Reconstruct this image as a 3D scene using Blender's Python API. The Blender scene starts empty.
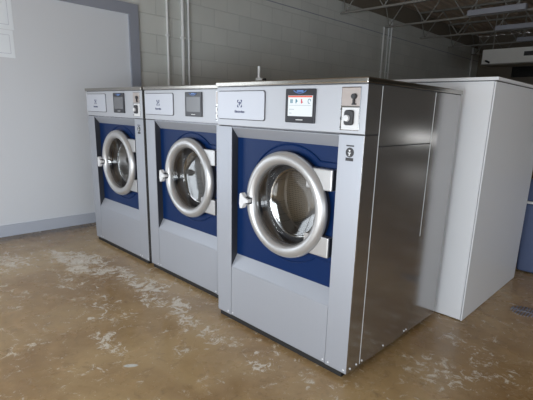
import bpy, bmesh, math, random
from mathutils import Vector, Matrix
PI = math.pi
random.seed(4)
C = bpy.context.scene.collection
SC = bpy.context.scene

# ------------------------------------------------------------ camera
cam_d = bpy.data.cameras.new('camera'); cam = bpy.data.objects.new('camera', cam_d); C.objects.link(cam)
SC.camera = cam
Rv = Vector((0.72330993, 0.68981901, 0.03118479)); Uv = Vector((-0.18897678, 0.15431054, 0.96978144))
Fv = Vector((-0.66416152, 0.70734574, -0.24197412))
m4 = Matrix((Rv, Uv, -Fv)).transposed().to_4x4()
m4.translation = Vector((2.009, -1.5858, 1.2748))
cam.matrix_world = m4
cam_d.sensor_fit = 'HORIZONTAL'; cam_d.sensor_width = 36
cam_d.lens = 426.603 / 533 * 36
cam_d.shift_x = (266.5 - 279.98) / 533; cam_d.shift_y = (218.45 - 200) / 533
cam_d.clip_start = 0.02; cam_d.clip_end = 100

# ------------------------------------------------------------ world and light
W = bpy.data.worlds.new('world'); SC.world = W; W.use_nodes = True
bg = W.node_tree.nodes['Background']; bg.inputs[0].default_value = (0.80, 0.90, 1.0, 1); bg.inputs[1].default_value = 1.6

def area(name, loc, rot, sx, sy, power, col):
    d = bpy.data.lights.new(name, 'AREA'); d.shape = 'RECTANGLE'; d.size = sx; d.size_y = sy
    d.energy = power; d.color = col
    o = bpy.data.objects.new(name, d); o.location = loc; o.rotation_euler = rot; C.objects.link(o); return o
DAY = (0.89, 0.95, 1.0)
# daylight coming in through the storefront windows behind the camera
area('daylight_storefront', (0.7, -3.70, 0.62), (PI/2, 0, 0), 3.8, 0.9, 118, DAY)
area('daylight_storefront', (4.6, -3.70, 0.70), (PI/2, 0, 0), 3.0, 1.0, 46, DAY)
# fill light, added with its unseen window in the right-hand wall
area('fill_right_window', (7.30, -1.6, 0.75), (0, PI/2, 0), 1.2, 3.2, 44, DAY)
# daylight through the narrow window in the far wall
area('daylight_back_window', (6.2, 11.42, 0.62), (-PI/2, 0, 0), 1.0, 0.2, 1.2, (1, 0.93, 0.82))
# daylight through the glass door in the left wall, beside the white infill
area('daylight_glass_door', (-2.80, -2.35, 1.05), (0, -PI/2, 0), 1.9, 1.7, 22, DAY)
SC.view_settings.view_transform = 'Standard'
SC.view_settings.look = 'None'
SC.view_settings.gamma = 1
SC.view_settings.use_curve_mapping = False
SC.view_settings.exposure = 0.14

# ------------------------------------------------------------ materials
def srgb(r, g, b):
    f = lambda c: (c/255/12.92) if c/255 <= 0.04045 else ((c/255+0.055)/1.055)**2.4
    return (f(r), f(g), f(b), 1)

def mat(name, col, rough=0.5, metal=0.0, noise=0.0, nscale=20.0, bump=0.0, emit=None, estr=0.0, coat=0.0, spec=0.5, stretch=(1,1,1)):
    m = bpy.data.materials.new(name); m.use_nodes = True
    nt = m.node_tree; b = nt.nodes['Principled BSDF']
    b.inputs['Base Color'].default_value = col
    b.inputs['Roughness'].default_value = rough; b.inputs['Metallic'].default_value = metal
    b.inputs['Coat Weight'].default_value = coat; b.inputs['Coat Roughness'].default_value = 0.08
    b.inputs['Specular IOR Level'].default_value = spec
    if emit: b.inputs['Emission Color'].default_value = emit; b.inputs['Emission Strength'].default_value = estr
    tc = nt.nodes.new('ShaderNodeTexCoord'); mp = nt.nodes.new('ShaderNodeMapping'); mp.inputs['Scale'].default_value = stretch
    nz = nt.nodes.new('ShaderNodeTexNoise'); nz.inputs['Scale'].default_value = nscale; nz.inputs['Detail'].default_value = 4
    nt.links.new(tc.outputs['Object'], mp.inputs[0]); nt.links.new(mp.outputs[0], nz.inputs['Vector'])
    if noise > 0:
        r = nt.nodes.new('ShaderNodeMapRange'); r.inputs['To Min'].default_value = 1-noise; r.inputs['To Max'].default_value = 1+noise
        nt.links.new(nz.outputs['Fac'], r.inputs['Value'])
        v = nt.nodes.new('ShaderNodeVectorMath'); v.operation = 'SCALE'; v.inputs[0].default_value = col[:3]
        nt.links.new(r.outputs[0], v.inputs['Scale']); nt.links.new(v.outputs[0], b.inputs['Base Color'])
    if bump > 0:
        bp = nt.nodes.new('ShaderNodeBump'); bp.inputs['Strength'].default_value = bump; bp.inputs['Distance'].default_value = 0.01
        nt.links.new(nz.outputs['Fac'], bp.inputs['Height']); nt.links.new(bp.outputs[0], b.inputs['Normal'])
    return m

M = {}
M['front'] = mat('silver_front_paint', srgb(162, 165, 173), 0.42, 0.38, 0.015, 60, stretch=(1, 1, 0.05))
M['steel'] = mat('silver_steel', (0.42, 0.41, 0.405, 1), 0.15, 0.84, 0.03, 60, 0.0, stretch=(1, 1, 0.05))
M['lid_steel'] = mat('brushed_lid_steel', (0.36, 0.34, 0.31, 1), 0.22, 1.0, 0.05, 50, 0.0, stretch=(0.05, 1, 1))
M['fascia'] = mat('fascia_enamel', srgb(176, 178, 184), 0.4, 0.25, 0.01, 40)
M['badge'] = mat('badge_plastic', srgb(188, 191, 200), 0.4, 0.2, 0.01, 40)
M['seam'] = mat('seam_dark', srgb(52, 52, 54), 0.6, 0.0, 0.1, 40)
M['blue'] = mat('navy_enamel', srgb(6, 36, 80), 0.36, 0.0, 0.03, 30, spec=0.18)
M['ring'] = mat('silver_door_paint', srgb(180, 179, 179), 0.34, 0.6, 0.02, 60)
M['white'] = mat('white_plastic', srgb(214, 214, 216), 0.4, 0.0, 0.02, 50)
M['rubber_and_shade'] = mat('grey_rubber_and_shade', srgb(48, 50, 56), 0.5, 0.0, 0.1, 30)  # gaskets, plus shade painted into the recess return and hinge gap
M['black'] = mat('black_plastic', srgb(40, 40, 46), 0.3, 0.0, 0.05, 50)
M['darkblack'] = mat('plinth_black', srgb(22, 20, 19), 0.7, 0.0, 0.1, 30)
M['chrome'] = mat('chrome', (0.5, 0.5, 0.5, 1), 0.15, 1.0, 0.02, 50)
M['screen_off'] = mat('screen_off_glass', srgb(105, 106, 110), 0.2, 0.0, 0.02, 30)
M['screen_on'] = mat('screen_lit', srgb(60, 60, 60), 0.3, 0.0, emit=srgb(232, 240, 244), estr=0.9)
M['scr_red'] = mat('screen_red', srgb(60, 20, 20), 0.3, emit=srgb(235, 105, 85), estr=0.85)
M['scr_icon'] = mat('screen_icon_blue', srgb(20, 30, 40), 0.3, emit=srgb(95, 150, 170), estr=0.8)
M['scr_icon_red'] = mat('screen_icon_red', srgb(40, 10, 10), 0.3, emit=srgb(220, 60, 80), estr=0.8)
M['scr_line'] = mat('screen_line', srgb(40, 40, 40), 0.3, emit=srgb(190, 205, 215), estr=0.8)
M['display_blue'] = mat('display_mark_blue', srgb(95, 130, 190), 0.4, 0.0, 0.02, 40)
M['logo'] = mat('logo_navy', srgb(38, 48, 98), 0.5, 0.0, 0.02, 40)
M['sticker_pale'] = mat('coin_plate_pale', srgb(176, 166, 162), 0.3, 0.3, 0.06, 60)
M['sticker_dark'] = mat('sticker_dark', srgb(45, 44, 48), 0.5, 0.0, 0.05, 60)
M['box_white'] = mat('white_laminate', srgb(222, 224, 228), 0.38, 0.0, 0.012, 3)
M['wall_white'] = mat('white_infill_paint', srgb(220, 224, 231), 0.55, 0.0, 0.02, 2, 0.02)
M['trim_grey'] = mat('grey_trim_paint', srgb(150, 155, 168), 0.5, 0.0, 0.03, 6, 0.02)
M['trim_grey_lit'] = mat('trim_grey_lit_paint', srgb(186, 192, 205), 0.5, 0.0, 0.03, 6, 0.02)  # trim grey made paler for the brighter light low on the wall
M['pipe'] = mat('painted_pipe', srgb(228, 230, 231), 0.45, 0.0, 0.04, 12)
M['joist'] = mat('joist_primer', srgb(138, 136, 130), 0.6, 0.0, 0.08, 8)
M['deck'] = mat('roof_deck', srgb(188, 172, 156), 0.7, 0.0, 0.2, 3, 0.1)
M['heater'] = mat('heater_enamel', srgb(225, 225, 222), 0.5, 0.0, 0.03, 6)
M['fixture'] = mat('fixture_enamel', srgb(160, 162, 172), 0.5, 0.0, 0.03, 6)
M['paper'] = mat('paper', srgb(242, 248, 255), 0.6, 0.0, 0.015, 15)
M['paper_mark'] = mat('paper_mark', srgb(205, 210, 222), 0.6, 0.0, 0.03, 15)
M['binblue'] = mat('bin_blue_plastic', srgb(84, 98, 132), 0.4, 0.0, 0.05, 12)
M['darkwall'] = mat('tan_wall_paint', srgb(128, 120, 108), 0.6, 0.0, 0.05, 3, 0.03)
M['iron'] = mat('drain_iron', srgb(170, 170, 178), 0.35, 0.8, 0.2, 60)
M['drainrim'] = mat('drain_rim', srgb(205, 190, 160), 0.5, 0.2, 0.2, 60)
M['dark_glass'] = mat('far_window_tint', srgb(18, 18, 20), 0.15, 0.0, 0.02, 10)

def glass_mat():
    m = bpy.data.materials.new('door_glass'); m.use_nodes = True; nt = m.node_tree
    nt.nodes.clear()
    o = nt.nodes.new('ShaderNodeOutputMaterial'); t = nt.nodes.new('ShaderNodeBsdfTransparent'); t.inputs[0].default_value = (0.88, 0.87, 0.85, 1)
    g = nt.nodes.new('ShaderNodeBsdfGlossy'); g.inputs['Roughness'].default_value = 0.06
    f = nt.nodes.new('ShaderNodeLayerWeight'); f.inputs[0].default_value = 0.25
    r = nt.nodes.new('ShaderNodeMapRange'); r.inputs['To Min'].default_value = 0.09; r.inputs['To Max'].default_value = 0.5
    mx = nt.nodes.new('ShaderNodeMixShader')
    nt.links.new(f.outputs['Facing'], r.inputs['Value']); nt.links.new(r.outputs[0], mx.inputs[0])
    nt.links.new(t.outputs[0], mx.inputs[1]); nt.links.new(g.outputs[0], mx.inputs[2]); nt.links.new(mx.outputs[0], o.inputs[0])
    return m
M['glass'] = glass_mat()

def drum_mat():
    m = mat('perforated_drum_steel', (0.30, 0.28, 0.26, 1), 0.45, 0.4)
    nt = m.node_tree; b = nt.nodes['Principled BSDF']
    tc = nt.nodes.new('ShaderNodeTexCoord'); v = nt.nodes.new('ShaderNodeTexVoronoi'); v.inputs['Scale'].default_value = 80; v.inputs['Randomness'].default_value = 0.1
    r = nt.nodes.new('ShaderNodeValToRGB'); r.color_ramp.elements[0].position = 0.22; r.color_ramp.elements[0].color = (0.05, 0.05, 0.05, 1)
    r.color_ramp.elements[1].position = 0.3; r.color_ramp.elements[1].color = (0.32, 0.30, 0.28, 1)
    nt.links.new(tc.outputs['Object'], v.inputs['Vector']); nt.links.new(v.outputs['Distance'], r.inputs[0]); nt.links.new(r.outputs[0], b.inputs['Base Color'])
    return m
M['drum'] = drum_mat()

def block_mat():
    m = mat('painted_block', srgb(158, 160, 158), 0.6)
    nt = m.node_tree; b = nt.nodes['Principled BSDF']
    tc = nt.nodes.new('ShaderNodeTexCoord'); sp = nt.nodes.new('ShaderNodeSeparateXYZ'); cb = nt.nodes.new('ShaderNodeCombineXYZ')
    nt.links.new(tc.outputs['Object'], sp.inputs[0]); nt.links.new(sp.outputs[1], cb.inputs[0]); nt.links.new(sp.outputs[2], cb.inputs[1])
    br = nt.nodes.new('ShaderNodeTexBrick'); br.inputs['Scale'].default_value = 1; br.inputs['Brick Width'].default_value = 0.42; br.inputs['Row Height'].default_value = 0.21
    br.inputs['Mortar Size'].default_value = 0.006; br.inputs['Mortar Smooth'].default_value = 0.6
    br.inputs['Color1'].default_value = srgb(214, 216, 212); br.inputs['Color2'].default_value = srgb(206, 209, 205); br.inputs['Mortar'].default_value = srgb(196, 199, 196)
    nt.links.new(cb.outputs[0], br.inputs['Vector'])
    nz = nt.nodes.new('ShaderNodeTexNoise'); nz.inputs['Scale'].default_value = 1.6; nz.inputs['Detail'].default_value = 5
    nt.links.new(tc.outputs['Object'], nz.inputs['Vector'])
    mr = nt.nodes.new('ShaderNodeMapRange'); mr.inputs['To Min'].default_value = 0.86; mr.inputs['To Max'].default_value = 1.12; nt.links.new(nz.outputs['Fac'], mr.inputs['Value'])
    sc = nt.nodes.new('ShaderNodeVectorMath'); sc.operation = 'SCALE'; nt.links.new(br.outputs['Color'], sc.inputs[0]); nt.links.new(mr.outputs[0], sc.inputs['Scale'])
    nt.links.new(sc.outputs[0], b.inputs['Base Color'])
    bp = nt.nodes.new('ShaderNodeBump'); bp.inputs['Strength'].default_value = 0.6; bp.inputs['Distance'].default_value = 0.006; bp.invert = True
    nt.links.new(br.outputs['Fac'], bp.inputs['Height']); nt.links.new(bp.outputs[0], b.inputs['Normal'])
    return m
M['block'] = block_mat()

def floor_mat():
    m = bpy.data.materials.new('stained_concrete'); m.use_nodes = True; nt = m.node_tree; b = nt.nodes['Principled BSDF']; L = nt.links.new
    tc = nt.nodes.new('ShaderNodeTexCoord'); P = tc.outputs['Object']
    def noise(scale, detail=6, rough=0.6, dist=0.0):
        n = nt.nodes.new('ShaderNodeTexNoise'); n.inputs['Scale'].default_value = scale; n.inputs['Detail'].default_value = detail
        n.inputs['Roughness'].default_value = rough; n.inputs['Distortion'].default_value = dist; L(P, n.inputs['Vector']); return n.outputs['Fac']
    def math_(op, a, b_=None, clamp=False):
        n = nt.nodes.new('ShaderNodeMath'); n.operation = op; n.use_clamp = clamp
        for i, q in enumerate((a, b_)):
            if q is None: continue
            if isinstance(q, (int, float)): n.inputs[i].default_value = q
            else: L(q, n.inputs[i])
        return n.outputs[0]
    def rng(v, a, b_, c=0.0, d=1.0):
        n = nt.nodes.new('ShaderNodeMapRange'); n.interpolation_type = 'SMOOTHSTEP'; L(v, n.inputs['Value'])
        for k, q in zip(('From Min', 'From Max', 'To Min', 'To Max'), (a, b_, c, d)): n.inputs[k].default_value = q
        return n.outputs[0]
    def mix(f, a, b_):
        n = nt.nodes.new('ShaderNodeMix'); n.data_type = 'RGBA'; L(f, n.inputs[0])
        if isinstance(a, tuple): n.inputs[6].default_value = a
        else: L(a, n.inputs[6])
        if isinstance(b_, tuple): n.inputs[7].default_value = b_
        else: L(b_, n.inputs[7])
        return n.outputs[2]
    n1 = rng(noise(1.3, 8, 0.62, 0.4), 0.36, 0.64)
    c = mix(n1, srgb(154, 124, 84), srgb(184, 157, 114))
    n2 = rng(noise(7, 8, 0.7), 0.45, 0.75, 0, 0.55)
    c = mix(n2, c, srgb(192, 160, 116))
    n3 = rng(noise(16, 6, 0.7, 0.6), 0.52, 0.72, 0, 0.45)
    c = mix(n3, c, srgb(116, 92, 66))
    # scraped pale patches (x, y, radius-x, radius-y, strength)
    spots = [(-1.75, -0.34, .24, .08, 1), (-1.5, -0.18, .2, .1, 1), (-1.25, -0.22, .18, .1, .9), (-1.62, -0.26, .2, .12, 1), (-1.38, -0.33, .12, .08, .9), (-1.05, -0.12, .14, .06, .9),
             (-0.70, -0.10, .22, .09, .9), (-0.45, -0.2, .16, .08, .8), (-0.28, -0.10, .09, .05, 1), (-1.9, -0.72, .22, .16, .8),
             (-0.08, -0.2, .12, .07, .7), (0.16, -0.20, .12, .04, .55), (0.35, -0.16, .08, .04, .5), (-0.15, -0.68, .18, .05, .8), (0.62, -0.22, .09, .05, .45),
             (-0.6, -0.5, .25, .1, .45), (0.86, -0.15, .07, .05, .5), (1.25, .42, .16, .1, .55), (1.5, .62, .12, .10, .5), (1.3, .8, .3, .05, .35), (-1.1, -0.5, .2, .08, .5)]
    tot = None
    warp = nt.nodes.new('ShaderNodeTexNoise'); warp.inputs['Scale'].default_value = 9; warp.inputs['Detail'].default_value = 3; L(P, warp.inputs['Vector'])
    wv = nt.nodes.new('ShaderNodeVectorMath'); wv.operation = 'MULTIPLY_ADD'; L(warp.outputs['Color'], wv.inputs[0])
    wv.inputs[1].default_value = (.16, .16, 0); L(P, wv.inputs[2])
    off = nt.nodes.new('ShaderNodeVectorMath'); off.operation = 'ADD'; L(wv.outputs[0], off.inputs[0]); off.inputs[1].default_value = (-.08, -.08, 0)
    for (x, y, rx, ry, s) in spots:
        mp = nt.nodes.new('ShaderNodeMapping'); mp.vector_type = 'TEXTURE'; mp.inputs['Location'].default_value = (x, y, 0); mp.inputs['Scale'].default_value = (rx, ry, 1)
        L(off.outputs[0], mp.inputs[0])
        ln = nt.nodes.new('ShaderNodeVectorMath'); ln.operation = 'LENGTH'; L(mp.outputs[0], ln.inputs[0])
        v = rng(ln.outputs['Value'], 1.8, 0.2, 0, s)
        tot = v if tot is None else math_('MAXIMUM', tot, v)
    big = math_('MULTIPLY', noise(2.6, 4, .6, .5), 0.35)
    scr = math_('ADD', math_('ADD', math_('SUBTRACT', math_('MULTIPLY', noise(15, 10, 0.8, 1.0), 2.0), 0.5), math_('MULTIPLY', tot, 0.28)), big)
    c = mix(rng(scr, 0.83, 0.95, 0, .95), c, srgb(240, 236, 226))
    c = mix(rng(scr, 0.78, 0.90, 0, .35), c, srgb(200, 180, 148))
    # fine pale flecks everywhere
    fl = rng(noise(42, 5, 0.7), 0.66, 0.74, 0, 0.5)
    c = mix(fl, c, srgb(190, 180, 160))
    # white paint drop
    mp = nt.nodes.new('ShaderNodeMapping'); mp.vector_type = 'TEXTURE'; mp.inputs['Location'].default_value = (0.16, -0.69, 0)
    mp.inputs['Rotation'].default_value = (0, 0, 0.9); mp.inputs['Scale'].default_value = (.035, .014, 1); L(P, mp.inputs[0])
    ln = nt.nodes.new('ShaderNodeVectorMath'); ln.operation = 'LENGTH'; L(mp.outputs[0], ln.inputs[0])
    c = mix(rng(ln.outputs['Value'], 1.2, 0.8), c, srgb(215, 215, 208))
    # dirt line along the left wall
    sp = nt.nodes.new('ShaderNodeSeparateXYZ'); L(off.outputs[0], sp.inputs[0])
    dl = rng(sp.outputs[0], -2.42, -2.62, 0, .7)
    c = mix(dl, c, srgb(84, 74, 60))
    L(c, b.inputs['Base Color'])
    rr = rng(noise(3.2, 5), 0.35, 0.7, 0.16, 0.34); L(rr, b.inputs['Roughness'])
    b.inputs['Specular IOR Level'].default_value = 0.6
    bp = nt.nodes.new('ShaderNodeBump'); bp.inputs['Strength'].default_value = 0.06; bp.inputs['Distance'].default_value = 0.01
    L(noise(9, 6), bp.inputs['Height']); L(bp.outputs[0], b.inputs['Normal'])
    return m
M['floor'] = floor_mat()

# ------------------------------------------------------------ mesh helpers
def box(bm, x0, x1, y0, y1, z0, z1, bev=0.0):
    vs = [bm.verts.new(p) for p in ((x0,y0,z0),(x1,y0,z0),(x1,y1,z0),(x0,y1,z0),(x0,y0,z1),(x1,y0,z1),(x1,y1,z1),(x0,y1,z1))]
    fs = [bm.faces.new([vs[i] for i in f]) for f in ((0,3,2,1),(4,5,6,7),(0,1,5,4),(1,2,6,5),(2,3,7,6),(3,0,4,7))]
    if bev > 0:
        es = list({e for f in fs for e in f.edges})
        bmesh.ops.bevel(bm, geom=es, offset=bev, segments=2, affect='EDGES', profile=0.6)
def BM(*boxes):
    bm = bmesh.new()
    for b in boxes: box(bm, *b)
    return bm
def tube(bm, pts, r, seg=12, cap=True):
    pts = [Vector(p) for p in pts]; rings = []
    for i, p in enumerate(pts):
        d = (pts[min(i+1, len(pts)-1)] - pts[max(i-1, 0)]).normalized()
        a = Vector((0,0,1)) if abs(d.z) < 0.9 else Vector((1,0,0))
        u = d.cross(a).normalized(); v = d.cross(u)
        rings.append([bm.verts.new(p + r*(math.cos(2*PI*k/seg)*u + math.sin(2*PI*k/seg)*v)) for k in range(seg)])
    for a, b_ in zip(rings, rings[1:]):
        for k in range(seg): bm.faces.new((a[k], a[(k+1)%seg], b_[(k+1)%seg], b_[k]))
    if cap: bm.faces.new(rings[0]); bm.faces.new(rings[-1])
def lathe(bm, prof, cx, cz, seg=72, closed=False):
    """profile of (r, y) about the y-axis through (cx, cz)"""
    rings = []
    for r, y in prof:
        if r < 1e-6: rings.append([bm.verts.new((cx, y, cz))])
        else: rings.append([bm.verts.new((cx + r*math.cos(2*PI*k/seg), y, cz + r*math.sin(2*PI*k/seg))) for k in range(seg)])
    pairs = list(zip(rings, rings[1:]))
    if closed: pairs.append((rings[-1], rings[0]))
    for a, b_ in pairs:
        for k in range(seg):
            q = (k+1) % seg
            if len(a) == 1: bm.faces.new((a[0], b_[q], b_[k]))
            elif len(b_) == 1: bm.faces.new((a[k], a[q], b_[0]))
            else: bm.faces.new((a[k], a[q], b_[q], b_[k]))
def prism(bm, poly, y0, y1):
    """polygon in (x, z) extruded from y0 to y1"""
    a = [bm.verts.new((x, y0, z)) for x, z in poly]; b_ = [bm.verts.new((x, y1, z)) for x, z in poly]
    bm.faces.new(a); bm.faces.new(b_[::-1]); n = len(poly)
    for k in range(n): bm.faces.new((a[k], b_[k], b_[(k+1)%n], a[(k+1)%n]))
def rrect(x0, x1, z0, z1, r, n=5):
    P = []
    for cx, cz, a0 in ((x1-r, z1-r, 0), (x0+r, z1-r, PI/2), (x0+r, z0+r, PI), (x1-r, z0+r, 3*PI/2)):
        for k in range(n+1):
            a = a0 + k*PI/2/n; P.append((cx + r*math.cos(a), cz + r*math.sin(a)))
    return P
def obj(name, bm, m, parent=None, smooth=False, label=None, bevel=0.0):
    bmesh.ops.recalc_face_normals(bm, faces=bm.faces)
    me = bpy.data.meshes.new(name); bm.to_mesh(me); bm.free()
    me.materials.append(m)
    if smooth:
        for p in me.polygons: p.use_smooth = True
        me.set_sharp_from_angle(angle=math.radians(35))
    o = bpy.data.objects.new(name, me); C.objects.link(o)
    if parent: o.parent = parent
    if label: o['label'] = label
    if bevel > 0:
        bv = o.modifiers.new('bevel', 'BEVEL'); bv.width = bevel; bv.segments = 2; bv.limit_method = 'ANGLE'
    return o
def text_bm(s, size, x, z, y, depth=0.0008, align='CENTER', flip=None):
    cu = bpy.data.curves.new('t', 'FONT'); cu.body = s; cu.size = size; cu.align_x = align; cu.extrude = depth; cu.resolution_u = 3
    t = bpy.data.objects.new('t', cu); C.objects.link(t)
    dg = bpy.context.evaluated_depsgraph_get(); dg.update()
    me = bpy.data.meshes.new_from_object(t.evaluated_get(dg))
    bm = bmesh.new(); bm.from_mesh(me)
    bmesh.ops.transform(bm, matrix=Matrix.Translation((x, y, z)) @ Matrix.Rotation(PI/2, 4, 'X'), verts=bm.verts)
    bpy.data.objects.remove(t); bpy.data.meshes.remove(me); return bm
def thing(name, label, cat, loc=(0,0,0), group=None):
    o = bpy.data.objects.new(name, None); o.empty_display_size = 0.1; C.objects.link(o); o.location = loc
    o['label'] = label; o['category'] = cat
    if group: o['group'] = group
    return o
def tag(o, label, cat, group=None):
    o['label'] = label; o['category'] = cat
    if group: o['group'] = group
    return o
def struct(name, bm, m, parent=None, **k):
    o = obj(name, bm, m, parent, **k)
    if not parent: o['kind'] = 'structure'
    return o
def kids(o): return [c for c in bpy.data.objects if c.parent == o]
def copy_tree(o, parent=None):
    ch = kids(o); c = o.copy(); C.objects.link(c); c.parent = parent
    for k in ch: copy_tree(k, c)
    return c

# ------------------------------------------------------------ room
XW, XE, YF, YB, ZC = -2.718, 7.2, -3.6, 11.3, 3.45
struct('floor', BM((XW-.2, XE+.2, YF-.2, YB+.2, -0.15, 0)), M['floor'])
# roof deck: corrugated, ribs along y
bm = bmesh.new(); prof = []; x = XW-.2
while x < XE+.2:
    prof += [(x, ZC), (x+.10, ZC), (x+.12, ZC+.04), (x+.18, ZC+.04)]; x += .20
a = [bm.verts.new((px, YF-.2, pz)) for px, pz in prof]; b2 = [bm.verts.new((px, YB+.2, pz)) for px, pz in prof]
a2 = [bm.verts.new((px, YF-.2, ZC+.12)) for px, pz in prof]; b3 = [bm.verts.new((px, YB+.2, ZC+.12)) for px, pz in prof]
for k in range(len(prof)-1):
    bm.faces.new((a[k], a[k+1], b2[k+1], b2[k])); bm.faces.new((a2[k], a2[k+1], b3[k+1], b3[k]))
    bm.faces.new((a[k], a[k+1], a2[k+1], a2[k])); bm.faces.new((b2[k], b2[k+1], b3[k+1], b3[k]))
struct('ceiling', bm, M['deck'])
# left wall: painted block, with an infilled opening
struct('wall_left', BM((XW-.2, XW, -1.4, YB+.2, 0, 3.12), (XW-.2, XW, YF-.2, -3.3, 0, 3.12), (XW-.2, XW, -3.3, -1.4, 2.1, 3.12)), M['block'])
struct('door_1', BM((XW-.06, XW-.01, -3.3, -3.24, 0, 2.1), (XW-.06, XW-.01, -1.46, -1.4, 0, 2.1), (XW-.06, XW-.01, -2.38, -2.32, 0, 2.1), (XW-.06, XW-.01, -3.24, -2.38, 0, .12), (XW-.06, XW-.01, -2.32, -1.46, 0, .12), (XW-.06, XW-.01, -3.24, -2.38, 2.04, 2.1), (XW-.06, XW-.01, -2.32, -1.46, 2.04, 2.1)), M['trim_grey'])
struct('trim_1', BM((XW-.2, XW-.05, YF-.2, YB+.2, 3.12, ZC)), M['darkwall'])
FR0, FR1 = -1.36, 1.022
struct('trim_2', BM((XW, XW+.004, FR0, FR1-.11, .113, 2.262)), M['wall_white'])
bm = BM((XW, XW+.03, FR1-.112, FR1, 0, 2.372), (XW, XW+.03, FR0, FR1-.112, 2.262, 2.372))
struct('trim_3', bm, M['trim_grey'])
struct('baseboard_left', BM((XW, XW+.02, FR0, FR1-.112, 0, .113)), M['trim_grey_lit'])
struct('wall_back', BM((XW-.2, 5.7, YB, YB+.2, 0, ZC), (6.7, XE+.2, YB, YB+.2, 0, ZC), (5.7, 6.7, YB, YB+.2, 0, .46), (5.7, 6.7, YB, YB+.2, .80, ZC)), M['darkwall'])
struct('wall_right', BM((XE, XE+.2, 0.1, YB, 0, ZC), (XE, XE+.2, YF, -3.3, 0, ZC), (XE, XE+.2, -3.3, .1, 0, .1), (XE, XE+.2, -3.3, .1, 2.2, ZC)), M['darkwall'])
struct('window_5', BM((XE+.02, XE+.08, -3.3, .1, .1, .15), (XE+.02, XE+.08, -3.3, .1, 2.15, 2.2), *[(XE+.02, XE+.08, y, y+.05, .15, 2.15) for y in (-3.3, -2.18, -1.07, .05)]), M['joist'])  # unseen window frame, added to hold the fill light
bm = BM((XW-.2, XE+.2, YF-.15, YF, 1.85, ZC), (XW-.2, XE+.2, YF-.15, YF, 0, .15), (XW-.2, -1.2, YF-.15, YF, .15, 1.85),
        (2.6, 3.1, YF-.15, YF, .15, 1.85), (6.1, XE+.2, YF-.15, YF, .15, 1.85))
struct('wall_front', bm, M['darkwall'])
def win(n, x0, x1, y, z0, z1, k):
    bm = bmesh.new(); t = .04
    box(bm, x0, x1, y-.03, y+.03, z0, z0+t); box(bm, x0, x1, y-.03, y+.03, z1-t, z1)
    for i in range(k+1):
        xx = x0 + (x1-x0-t)*i/k; box(bm, xx, xx+t, y-.03, y+.03, z0+t, z1-t)
    return struct('window_%d' % n, bm, M['joist'])
win(1, -1.2, 2.6, YF-.06, .15, 1.85, 3); win(2, 3.1, 6.1, YF-.06, .15, 1.85, 2); win(3, 5.7, 6.7, YB+.05, .46, .80, 1)
# dark high window in the far wall beneath the heater
fw = struct('window_4', BM((-1.80, -.7, YB-.03, YB, 2.36, 2.66)), M['dark_glass'])
# painted bond beam line of the block wall
struct('trim_4', BM((XW, XW+.004, FR1+.2, YB, 2.80, 2.812)), M['trim_grey'])

# ------------------------------------------------------------ washers
WD, DP, HT = 0.998, 0.99, 1.402
PX0, PX1 = 0.125, 0.865            # recess between the posts
PY = 0.047                         # depth of the navy panel
DX, DZ = 0.540, 0.805              # door centre
washer = thing('washing_machine', 'large silver front loading washer nearest the camera, its touchscreen lit', 'washing machine', (0, 0, 0), 'front loading washers in a row')
def cabinet():
    bm = bmesh.new()
    # side and back shell with a hollow for the drum
    box(bm, 0, 0.02, .004, DP, .035, 1.40); box(bm, WD-.004, WD-.0005, .004, DP, .035, 1.40)
    box(bm, .02, WD-.004, DP-.02, DP, .035, 1.40); box(bm, .02, WD-.004, .02, DP-.02, 1.385, 1.40); box(bm, .02, WD-.004, .02, DP-.02, .035, .05)
    return bm
cab = obj('cabinet', cabinet(), M['steel'], washer, label='plain silver steel side and back panels')
# corner posts (fronts wrap round the corner)
obj('corner_post', BM((0.001, PX0, 0, .06, .034, 1.187, .0015)), M['front'], washer)
obj('corner_post', BM((PX1, WD-.003, 0, .06, .034, 1.187, .0015)), M['front'], washer)
obj('post_return', BM((WD-.02, WD, .0015, .113, .034, 1.187)), M['steel'], washer, label='side return of the corner post, given darker steel for its shaded side')  # same folded post, its shaded side put into a darker material
# side skins on the right, with narrow gaps for the seams
for q in ((.117, .648, 1.139, 1.400), (.652, DP, .034, 1.400), (.117, .648, .034, 1.135)): obj('side_panel', BM((WD-.006, WD) + q), M['steel'], washer)
for q in ((.1140, .1170, .045, 1.398), (.6485, .6510, .62, 1.398)): obj('panel_edge', BM((WD-.003, WD+.0012) + q), M['pipe'], washer, label='bright folded panel edge')
obj('side_panel_gap', BM((WD-.008, WD+.0003, .117, .648, 1.1345, 1.1395)), M['seam'], washer)
obj('side_panel_gap', BM((WD-.012, WD+.0003, .003, .1135, 1.186, 1.1935)), M['seam'], washer)
# control fascia
bm = bmesh.new(); box(bm, .001, WD, -.002, .05, 1.193, 1.400, .003)
fas = obj('control_fascia', bm, M['fascia'], washer)
obj('fascia_return', BM((WD-.02, WD+.0004, .001, .113, 1.193, 1.399)), M['steel'], washer)  # fascia side in the darker steel, shade put into the material
obj('recess_shade_liner', BM((PX0-.001, PX0+.0015, .004, PY, .358, 1.186)), M['rubber_and_shade'], washer, label='return beside the navy panel, coloured dark for its shade')  # thin liner carrying the shade on the post's inner face
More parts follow.
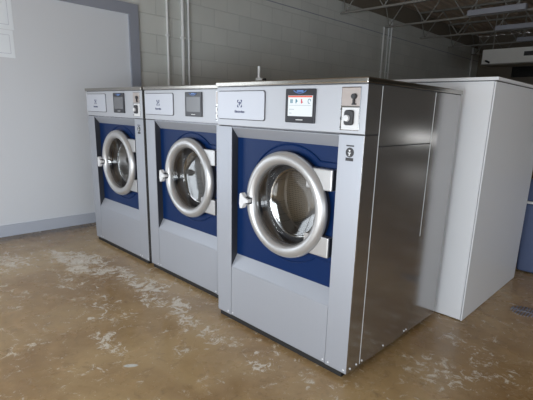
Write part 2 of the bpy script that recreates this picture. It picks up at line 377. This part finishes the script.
# angled head and sill strips around the recess
def strip(z_f, z_b, th):
    bm = bmesh.new()
    P = [(0.004, z_f), (PY, z_b), (PY, z_b+th), (0.004, z_f+th)] if th > 0 else [(0.004, z_f), (PY, z_b), (PY, z_b+th), (0.004, z_f+th)]
    A = [bm.verts.new((PX0, y, z)) for y, z in P]; B = [bm.verts.new((PX1, y, z)) for y, z in P]
    bm.faces.new(A); bm.faces.new(B[::-1])
    for k in range(4): bm.faces.new((A[k], B[k], B[(k+1)%4], A[(k+1)%4]))
    return bm
obj('head_strip', strip(1.182, 1.128, .012), M['front'], washer)
obj('sill_strip', strip(.356, .428, -.012), M['front'], washer)
obj('fascia_gap_shade', BM((.002, WD-.004, .004, .04, 1.184, 1.195)), M['seam'], washer)  # dark strip standing in for the shade inside this seam
for q in (PX0, PX1): obj('kick_gap_shade', BM((q-.002, q+.003, .0035, .02, .036, .356)), M['seam'], washer)  # dark bars painted as shade in the side seams
obj('kick_panel', BM((PX0+.0025, PX1-.0025, .001, .02, .036, .353, .002)), M['front'], washer)
obj('plinth', BM((.012, WD-.035, .010, DP-.02, 0, .0345)), M['darkblack'], washer)
# navy panel with a round hole
def ring_plate(x0, x1, z0, z1, cx, cz, r, y, n=72):
    bm = bmesh.new(); I = []; O = []
    angs = [2*PI*k/n for k in range(n)]
    for (px, pz) in ((x0,z0),(x1,z0),(x1,z1),(x0,z1)): angs.append(math.atan2(pz-cz, px-cx) % (2*PI))
    for a_ in sorted(angs):
        c, s = math.cos(a_), math.sin(a_)
        t = min(((x1-cx)/c if c > 1e-9 else 9e9), ((x0-cx)/c if c < -1e-9 else 9e9), ((z1-cz)/s if s > 1e-9 else 9e9), ((z0-cz)/s if s < -1e-9 else 9e9))
        I.append(bm.verts.new((cx+r*c, y, cz+r*s))); O.append(bm.verts.new((cx+t*c, y, cz+t*s)))
    N = len(I); fs = []
    for k in range(N): fs.append(bm.faces.new((I[k], O[k], O[(k+1)%N], I[(k+1)%N])))
    g = bmesh.ops.extrude_face_region(bm, geom=fs)
    bmesh.ops.translate(bm, verts=[v for v in g['geom'] if isinstance(v, bmesh.types.BMVert)], vec=(0, .004, 0))
    return bm
navy = obj('navy_panel', ring_plate(PX0-.004, PX1+.004, .42, 1.135, DX, DZ, .222, PY), M['blue'], washer)
# pressed rim line round the door and hinges
def arc(r, a0, a1, n=24): return [(DX+r*math.cos(a0+(a1-a0)*k/n), PY-.002, DZ+r*math.sin(a0+(a1-a0)*k/n)) for k in range(n+1)]
bm = bmesh.new(); R_ = .312; aa = math.asin(.245/R_)
tube(bm, [(PX1-.012, PY-.002, DZ-.06), (PX1-.012, PY-.002, DZ+.245)] + arc(R_, aa, PI*.86), .0045, 8)
tube(bm, [(PX1-.012, PY-.002, DZ+.06), (PX1-.012, PY-.002, DZ-.245)] + arc(R_, -aa, -PI*.60), .0045, 8)
obj('pressed_rim', bm, M['blue'], navy, smooth=True)
# door
bm = bmesh.new()
lathe(bm, [(.213, .03), (.211, .008), (.2135, -.004), (.219, -.012), (.230, -.019), (.246, -.022), (.262, -.018), (.272, -.010), (.277, -.001), (.279, .008), (.277, .016), (.264, .022), (.23, .022)], DX, DZ, closed=True)
door = obj('door', bm, M['ring'], washer, smooth=True)
bm = bmesh.new(); lathe(bm, [(.232, .0215), (.270, .0215), (.270, PY-.001), (.232, PY-.001)], DX, DZ, closed=True); obj('door_frame', bm, M['rubber_and_shade'], door, label='dark frame behind the door ring')
bm = bmesh.new(); lathe(bm, [(.2125, .012), (.205, .020), (.180, .065), (.174, .078), (.160, .085), (.09, .090), (0, .092)], DX, DZ)
obj('door_glass', bm, M['glass'], door, smooth=True)
bm = bmesh.new(); lathe(bm, [(.2205, .034), (.214, .038), (.206, .034), (.2065, .022), (.2125, .020)], DX, DZ)
obj('inner_trim', bm, M['rubber_and_shade'], door, smooth=True)
bm = bmesh.new()
prism(bm, [(x+.060, z) for x, z in ((.194, .832), (.208, .838), (.228, .816), (.262, .806), (.262, .788), (.232, .780), (.215, .751), (.197, .747), (.190, .775))], -.052, -.020)
hd = obj('door_handle', bm, M['white'], door, label='white latch handle', bevel=.005)
bm = bmesh.new(); prism(bm, [(.275, .818), (.318, .812), (.318, .778), (.275, .775)], -.040, -.01); obj('latch_body', bm, M['rubber_and_shade'], hd)
for s in (1, -1):
    z0 = DZ + s*.165 - .050
    bm = bmesh.new(); box(bm, .68, .836, .006, PY-.0015, z0, z0+.102, .006)
    hg = obj('hinge', bm, M['ring'], washer)
    obj('hinge_shadow_gap', BM((.8345, .8385, .012, PY-.001, z0+.004, z0+.10)), M['rubber_and_shade'], hg)
# drum behind the glass
bm = bmesh.new(); lathe(bm, [(.236, PY+.004), (.238, .070), (.222, .082), (.205, .090), (.186, .097)], DX, DZ)
obj('door_gasket', bm, M['rubber_and_shade'], washer, smooth=True)
bm = bmesh.new(); lathe(bm, [(.184, .096), (.192, .096), (.206, .110), (.235, .130), (.31, .150), (.31, .34), (.30, .35), (.10, .355), (0, .355)], DX, DZ)
drum = obj('drum', bm, M['drum'], washer, smooth=True)
for k in range(3):
    bm = bmesh.new(); a_ = -PI/2 + k*2*PI/3; c, s = math.cos(a_), math.sin(a_)
    q = [(.31, -.04), (.268, -.016), (.268, .016), (.31, .04)]
    prism(bm, [(DX + r*c - t*s, DZ + r*s + t*c) for r, t in q], .17, .33); obj('drum_lifter', bm, M['drum'], drum)

bm = bmesh.new(); lathe(bm, [(.176, .098), (.178, .093), (.184, .091), (.188, .096), (.186, .102)], DX, DZ, closed=True); obj('drum_lip', bm, M['chrome'], drum, smooth=True)
# lid
bm = bmesh.new(); box(bm, -.004, WD+.006, -.012, DP+.005, 1.403, 1.428, .006)
obj('lid', bm, M['lid_steel'], washer, label='brushed steel top')
obj('lid_shadow_gap', BM((.004, WD-.002, .002, DP-.004, 1.398, 1.404)), M['seam'], washer)
# name plate (lift-up soap hatch)
bm = bmesh.new(); prism(bm, rrect(.014, .395, 1.226, 1.380, .014), -.004, -.001); hf = obj('hatch_gap', bm, M['seam'], washer)
bm = bmesh.new(); prism(bm, rrect(.0175, .3915, 1.2295, 1.3765, .012), -.010, -.003); np_ = obj('name_plate', bm, M['badge'], washer, bevel=.0015)
# emblem: rounded square divided by curved cuts
bm = bmesh.new(); ex, ez, h = .203, 1.312, .025
def half(sgn):
    P = [(ex + sgn*.004, ez+.006)]
    P += [(ex + sgn*(h-.006)*math.sin(t), ez + (h-.006)*math.cos(t)*.55 + .006) for t in [k*PI/8 for k in range(1, 8)]]
    return P
for sx in (-1, 1):
    for sz in (-1, 1):
        cx0 = ex + sx*h; cz0 = ez + sz*h
        q = [(cx0, cz0), (cx0 - sx*.017, cz0), (cx0 - sx*.010, cz0 - sz*.006), (cx0 - sx*.0055, cz0 - sz*.013), (cx0, cz0 - sz*.019)]
        prism(bm, q, -.0112, -.0098)
prism(bm, [(ex-.016, ez+.006), (ex-.001, ez+.014), (ex+.003, ez-.002), (ex-.002, ez-.015), (ex-.010, ez-.008), (ex-.005, ez)], -.0112, -.0098)
prism(bm, [(ex+.016, ez-.004), (ex+.017, ez+.008), (ex+.007, ez+.013), (ex+.008, ez+.002)], -.0112, -.0098)
bmesh.ops.scale(bm, vec=(.72, 1, .78), space=Matrix.Translation((-ex, 0, -ez)), verts=bm.verts)
obj('emblem', bm, M['logo'], np_)
obj('lettering', text_bm('Electrolux', .0195, ex, 1.264, -.0108), M['logo'], np_)
# display
bm = bmesh.new(); prism(bm, rrect(.541, .726, 1.227, 1.384, .006), -.010, -.001); disp = obj('display', bm, M['black'], washer, bevel=.0015)
def screen_geo():
    return BM((.560, .7125, -.0118, -.0095, 1.258, 1.353))
scr = obj('screen', screen_geo(), M['screen_on'], disp)
obj('screen_header', BM((.562, .7105, -.0128, -.0116, 1.345, 1.352)), M['scr_red'], scr)
def icon(bm, m='scr_icon'): obj('screen_icon', bm, M[m], scr)
ic = bmesh.new(); tube(ic, [(.694+.008*math.cos(t), -.0125, 1.327+.010*math.sin(t)) for t in [k*.5 for k in range(11)]], .0016, 6)
icon(ic)
for dx in (0, .006, .012): icon(BM((.575+dx, .5785+dx, -.0128, -.0116, 1.318, 1.336)))
ic = bmesh.new(); prism(ic, [(.609, 1.337), (.613, 1.337), (.622, 1.327), (.613, 1.320), (.613, 1.317), (.609, 1.317)], -.0128, -.0116); icon(ic)
for q in ((.643, .649, -.0128, -.0116, 1.317, 1.337), (.651, .654, -.0128, -.0116, 1.320, 1.326)): icon(BM(q), 'scr_icon_red')
obj('screen_line', BM((.568, .705, -.0126, -.0116, 1.307, 1.309), (.568, .60, -.0126, -.0116, 1.288, 1.291), (.568, .585, -.0126, -.0116, 1.270, 1.273)), M['scr_line'], scr)
bm = bmesh.new(); tube(bm, [(.633+.045*math.cos(t), -.0112, 1.388+.024*math.sin(t)) for t in [PI+.5+k*(PI-1.0)/12 for k in range(13)]], .002, 6)
box(bm, .613, .654, -.0114, -.0098, 1.370, 1.377)
obj('display_mark', bm, M['display_blue'], disp)
obj('display_caption', BM((.612, .655, -.0108, -.0098, 1.240, 1.243)), M['pipe'], disp)
# coin meter
coin = obj('coin_meter', BM((.869, .969, -.006, -.001, 1.206, 1.389, .0015)), M['chrome'], washer)
obj('key_plate', BM((.874, .966, -.0085, -.005, 1.310, 1.385, .001)), M['sticker_pale'], coin)
bm = bmesh.new(); lathe(bm, [(0, -.022), (.011, -.022), (.012, -.008)], .940, 1.349, 24); box(bm, .937, .943, -.020, -.009, 1.318, 1.345); box(bm, .928, .951, -.012, -.008, 1.314, 1.320)
obj('lock', bm, M['sticker_dark'], coin)
obj('slot_plate', BM((.878, .966, -.0085, -.005, 1.209, 1.303, .001)), M['white'], coin)
bm = bmesh.new(); prism(bm, rrect(.899, .944, 1.228, 1.292, .012), -.022, -.008); bx_ = obj('coin_slot', bm, M['sticker_dark'], coin, bevel=.003)
bm = bmesh.new(); lathe(bm, [(0, -.032), (.013, -.031), (.015, -.022)], .916, 1.258, 24); obj('return_button', bm, M['white'], coin, smooth=True)
for q in ((1.292, 1.300), (1.214, 1.222), (1.25, 1.262)): obj('screw', BM((.871, .879, -.009, -.0055) + q), M['seam'], coin)
# warning sticker
bm = bmesh.new(); lathe(bm, [(0, -.0012), (.0215, -.0012), (.0215, 0)], .929, 1.1115, 28)
st = obj('warning_sticker', bm, M['sticker_dark'], washer)
for q in ((1.1375, 1.1435), (1.074, 1.088)): obj('sticker_text', BM((.909, .949, -.0012, 0) + q), M['sticker_dark'], st)
bm = bmesh.new(); lathe(bm, [(0, -.002), (.0045, -.002), (.0045, -.001)], .928, 1.119, 16)
prism(bm, [(.919, 1.111), (.937, 1.111), (.930, 1.104), (.9325, 1.094), (.928, 1.099), (.9235, 1.094), (.926, 1.104)], -.002, -.001); obj('sticker_figure', bm, M['white'], st)
# screws along the bottom edges
def screw_row(spots):
    bm = bmesh.new()
    for (x_, y_, z_, ax) in spots:
        if ax == 'y': lathe(bm, [(0, y_-.003), (.004, y_-.0025), (.0055, y_)], x_, z_, 10)
        else:
            bmesh.ops.create_uvsphere(bm, u_segments=8, v_segments=6, radius=.0055, matrix=Matrix.Translation((x_, y_, z_)))
    return bm
for q in [(.10, 0, .052, 'y'), (.14, .001, .052, 'y'), (.85, .001, .052, 'y'), (.885, 0, .052, 'y'), (.98, 0, .052, 'y'),
          (WD, .03, .055, 'x'), (WD, .085, .055, 'x'), (WD, .135, .055, 'x'), (WD, .345, .055, 'x'), (WD, .58, .055, 'x'), (WD, .605, .055, 'x')]:
    obj('screw', screw_row([q]), M['white'], washer)
wash2 = copy_tree(washer); wash2.location = (-1.036, .125, 0)
wash2['label'] = 'silver front loading washer in the middle of the three, touchscreen dark'
wash3 = copy_tree(washer); wash3.location = (-2.072, .125, 0)
wash3['label'] = 'silver front loading washer at the far left end, beside the white wall, touchscreen dark'
def dark_screen(root):
    for d_ in kids(root):
        if d_.name.startswith('display'):
            for s_ in kids(d_):
                if s_.name.split('.')[0] == 'screen':
                    me = s_.data.copy(); me.materials[0] = M['screen_off']; s_.data = me
                    for k in kids(s_): bpy.data.objects.remove(k)
for r_ in (wash2, wash3): dark_screen(r_)

# ------------------------------------------------------------ white enclosure behind
BX0, BX1, BY0, BY1, BH = .12, 1.154, 1.067, 2.184, 1.494
enc = thing('white_cabinet', 'tall plain white cabinet standing behind the nearest washer, taller than the washers', 'cabinet', (BX0, BY0, 0))
bm = BM((0, BX1-BX0-.012, 0, .018, .006, BH-.012, .002)); obj('front_panel', bm, M['box_white'], enc)
bm = BM((BX1-BX0-.008, BX1-BX0, -.004, BY1-BY0, .004, BH-.014, .0015)); obj('side_panel', bm, M['box_white'], enc)
bm = BM((0, .018, .018, BY1-BY0, .006, BH-.012)); obj('side_panel', bm, M['box_white'], enc)
bm = BM((.018, BX1-BX0-.008, BY1-BY0-.018, BY1-BY0, .006, BH-.012)); obj('rear_panel', bm, M['box_white'], enc)
bm = BM((-.004, BX1-BX0+.012, -.012, BY1-BY0+.004, BH-.008, BH+.010, .002)); obj('top_panel', bm, M['box_white'], enc)
obj('top_shadow_gap', BM((.02, BX1-BX0-.002, .004, BY1-BY0-.02, BH-.016, BH-.008)), M['seam'], enc)
obj('plinth', BM((.02, BX1-BX0-.01, .012, BY1-BY0-.02, 0, .008)), M['darkblack'], enc)

# ------------------------------------------------------------ things round the machines
# blue cart at the right edge
bin_ = thing('laundry_bin', 'blue plastic bin with a pale rim at the right edge, beyond the white cabinet', 'bin', (1.37, 2.80, 0))
def frus(bm, w0, d0, w1, d1, z0, z1):
    A = [bm.verts.new((sx*w0/2, sy*d0/2, z0)) for sx, sy in ((-1,-1),(1,-1),(1,1),(-1,1))]
    B = [bm.verts.new((sx*w1/2, sy*d1/2, z1)) for sx, sy in ((-1,-1),(1,-1),(1,1),(-1,1))]
    bm.faces.new(A); bm.faces.new(B)
    for k in range(4): bm.faces.new((A[k], A[(k+1)%4], B[(k+1)%4], B[k]))
bm = bmesh.new(); frus(bm, .52, .84, .58, .86, .01, .60); obj('bin_body', bm, M['binblue'], bin_, bevel=.02)
bm = bmesh.new(); box(bm, -.30, .30, -.44, .44, .60, .62, .006); obj('rim', bm, M['pipe'], bin_, label='pale rim')
bm = bmesh.new(); frus(bm, .60, .86, .56, .80, .62, .80); obj('lid', bm, M['binblue'], bin_, bevel=.02)
for sx in (-.2, .2):
    for sy in (-.28, .28):
        bm = bmesh.new(); tube(bm, [(sx-.015, sy, .028), (sx+.015, sy, .028)], .028, 14); box(bm, sx-.012, sx+.012, sy-.012, sy+.012, .03, .045); obj('caster', bm, M['black'], bin_)

# dark case on the cart
dk = thing('storage_case', 'black case resting on top of the blue bin at the right edge', 'case', (1.37, 2.80, .80))
obj('case_body', BM((-.26, .26, -.36, .36, 0, .30, .02)), M['black'], dk)
obj('case_lid', BM((-.27, .27, -.37, .37, .30, .34, .01)), M['black'], dk)
# floor drain
dr = thing('floor_drain', 'round iron floor drain set in the concrete, lower right', 'drain', (1.40, 1.535, 0))
def zlathe(bm, prof, seg=40):
    tmp = bmesh.new(); lathe(tmp, prof, 0, 0, seg); bmesh.ops.transform(tmp, matrix=Matrix.Rotation(PI/2, 4, 'X'), verts=tmp.verts)
    me = bpy.data.meshes.new('t'); tmp.to_mesh(me); tmp.free(); bm.from_mesh(me); bpy.data.meshes.remove(me)
bm = bmesh.new(); zlathe(bm, [(.084, -.001), (.086, -.006), (.108, -.005), (.116, -.0005)]); obj('drain_rim', bm, M['drainrim'], dr, smooth=True)
bm = bmesh.new(); zlathe(bm, [(0, -.001), (.086, -.001)]); obj('drain_bowl', bm, M['darkblack'], dr)
bm = bmesh.new()
for k in range(-4, 5):
    hw = math.sqrt(max(.082**2 - (k*.019)**2, 1e-5)); box(bm, k*.019-.0035, k*.019+.0035, -hw, hw, .001, .006)
box(bm, -.082, .082, -.004, .004, .0015, .0065)
obj('drain_grate', bm, M['iron'], dr)
# inlet stub on the lid of the middle washer
vb = thing('water_inlet_pipe', 'short pale pipe stub rising from the back of the washer tops against the block wall', 'pipe', (-.565, .86, 1.428))
bm = bmesh.new(); tube(bm, [(0, 0, 0), (0, 0, .19)], .011); obj('pipe', bm, M['pipe'], vb, smooth=True)
bm = BM((-.018, .050, -.02, .02, .072, .102, .004)); obj('valve_body', bm, M['pipe'], vb)
bm = bmesh.new(); tube(bm, [(.045, 0, .088), (.072, 0, .088)], .012, 10); obj('valve_knob', bm, M['black'], vb, smooth=True)

# ------------------------------------------------------------ on the left wall
def sheet(y0, y1, z0, z1, label, marks):
    t = thing('wall_notice', label, 'notice', (XW+.004, (y0+y1)/2, z0), 'notices on the white wall'); w = (y1-y0)/2; h = z1-z0
    obj('paper_sheet', BM((0, .002, -w, w, 0, h)), M['paper'], t)
    for (a0, a1, b0, b1) in marks:
        bm = bmesh.new()
        for q in ((a0, a1, b0, b0+.004), (a0, a1, b1-.004, b1), (a0, a0+.004, b0, b1), (a1-.004, a1, b0, b1)):
            box(bm, .0018, .0032, q[0], q[1], q[2], q[3])
        obj('printed_frame', bm, M['paper_mark'], t)
sheet(-.60, -.238, 1.685, 1.925, 'lower of two pale paper notices on the white wall, top left', [(-.15, .02, .035, .2), (.05, .15, .035, .2)])
sheet(-.60, -.225, 1.93, 2.25, 'upper of two pale paper notices on the white wall, top left', [(-.15, .02, .04, .26), (.05, .15, .04, .26)])
def conduit(name, y, z0, z1, r, label, off=.0):
    bm = bmesh.new(); x_ = XW + r + .006 + off
    tube(bm, [(x_, y, z0), (x_, y, z1)], r, 12)
    o = thing(name, label, 'conduit', (0, 0, 0), 'conduits on the block wall'); obj('pipe', bm, M['pipe'], o, smooth=True)
    for z_ in (1.2, 2.1, 2.75):
        if z0 < z_ < z1: obj('pipe_strap', BM((XW, XW+2*r+.009+off, y-r-.004, y+r+.004, z_, z_+.02)), M['pipe'], o)
conduit('wall_conduit', 1.392, 0, 3.1, .014, 'slim painted conduit nearest the grey frame round the white wall panel')
conduit('wall_conduit', 1.600, 0, 3.1, .020, 'thick painted conduit, left one of the close pair behind the middle washer')
conduit('wall_conduit', 1.688, 0, 3.1, .014, 'slim painted conduit, right one of the close pair behind the middle washer')
conduit('wall_conduit', 6.19, 0, 2.93, .018, 'left one of three conduits seen above the nearest washer')
conduit('wall_conduit', 6.37, 0, 3.05, .013, 'middle one of three conduits seen above the nearest washer')
conduit('wall_conduit', 6.47, 0, 3.1, .018, 'right one of three conduits seen above the nearest washer')
conduit('wall_conduit', 10.75, 0, 3.1, .022, 'far conduit at the end of the block wall')

# ------------------------------------------------------------ roof joists, lights, heater
names = ['nearest of the roof joists', 'second roof joist from the camera, over the first strip light', 'third roof joist from the camera, over the second strip light', 'fourth roof joist from the camera, over the third strip light', 'farthest roof joist, close to the far wall']
for i, y in enumerate((4.77, 6.2, 7.7, 9.2, 10.7)):
    t = thing('roof_joist', 'open web steel bar joist, ' + names[i], 'joist', (XW, y, 2.91), 'open web roof joists')
    Lx = XE - XW
    obj('bottom_chord', BM((.02, Lx-.4, -.022, .022, 0, .028)), M['joist'], t)
    obj('top_chord', BM((-.04, Lx, -.03, .03, .505, .538)), M['joist'], t)
    bm = bmesh.new(); x_ = .12; up = False; pts = [(-.02, 0, .50)]
    tube(bm, [(-.02, 0, .505), (.12, 0, .028)], .010, 6)
    while x_ < Lx - .6:
        nx = x_ + .36
        tube(bm, [(x_, 0, .5 if up else .02), (nx, 0, .02 if up else .51)], .010, 6); up = not up; x_ = nx
    obj('web', bm, M['joist'], t)
for i, (y, x0) in enumerate(((6.08, -1.06), (7.58, -1.10), (9.08, -1.13))):
    t = thing('strip_light', ['unlit strip light under the second joist, nearest of the three', 'unlit strip light under the third joist, middle of the three', 'unlit strip light under the fourth joist, farthest of the three'][i], 'light', (x0, y, 2.905), 'unlit strip lights in the roof')
    ln = .86 if i == 0 else 1.22
    obj('fixture_body', BM((0, ln, -.05, .05, .0, .085, .006)), M['fixture'], t)
    obj('end_cap', BM((-.006, .0, -.048, .048, .002, .083)), M['fixture'], t)
    obj('end_cap', BM((ln, ln+.006, -.048, .048, .002, .083)), M['fixture'], t)
    for q in (.1, ln-.115): obj('hanger', BM((q, q+.015, -.006, .006, .085, .54)), M['joist'], t)
ht = thing('duct_heater', 'long white heater box hanging in the far corner under the roof', 'heater', (-1.44, 8.0, 2.36))
obj('heater_casing', BM((0, 2.6, 0, .5, 0, .28, .01)), M['heater'], ht)
obj('bottom_lip', BM((-.01, 2.61, -.015, .515, -.02, .0)), M['joist'], ht)
obj('grille', BM((.78, 1.05, -.006, .001, .12, .20)), M['seam'], ht)
bm = bmesh.new(); tube(bm, [(.09, -.03, .06), (.17, -.03, .02)], .018, 8); box(bm, .08, .10, -.035, .0, .05, .07); obj('handle', bm, M['black'], ht)
for q in (.1, 2.4): obj('hanger', BM((q, q+.015, .24, .255, .28, 1.09)), M['joist'], ht)
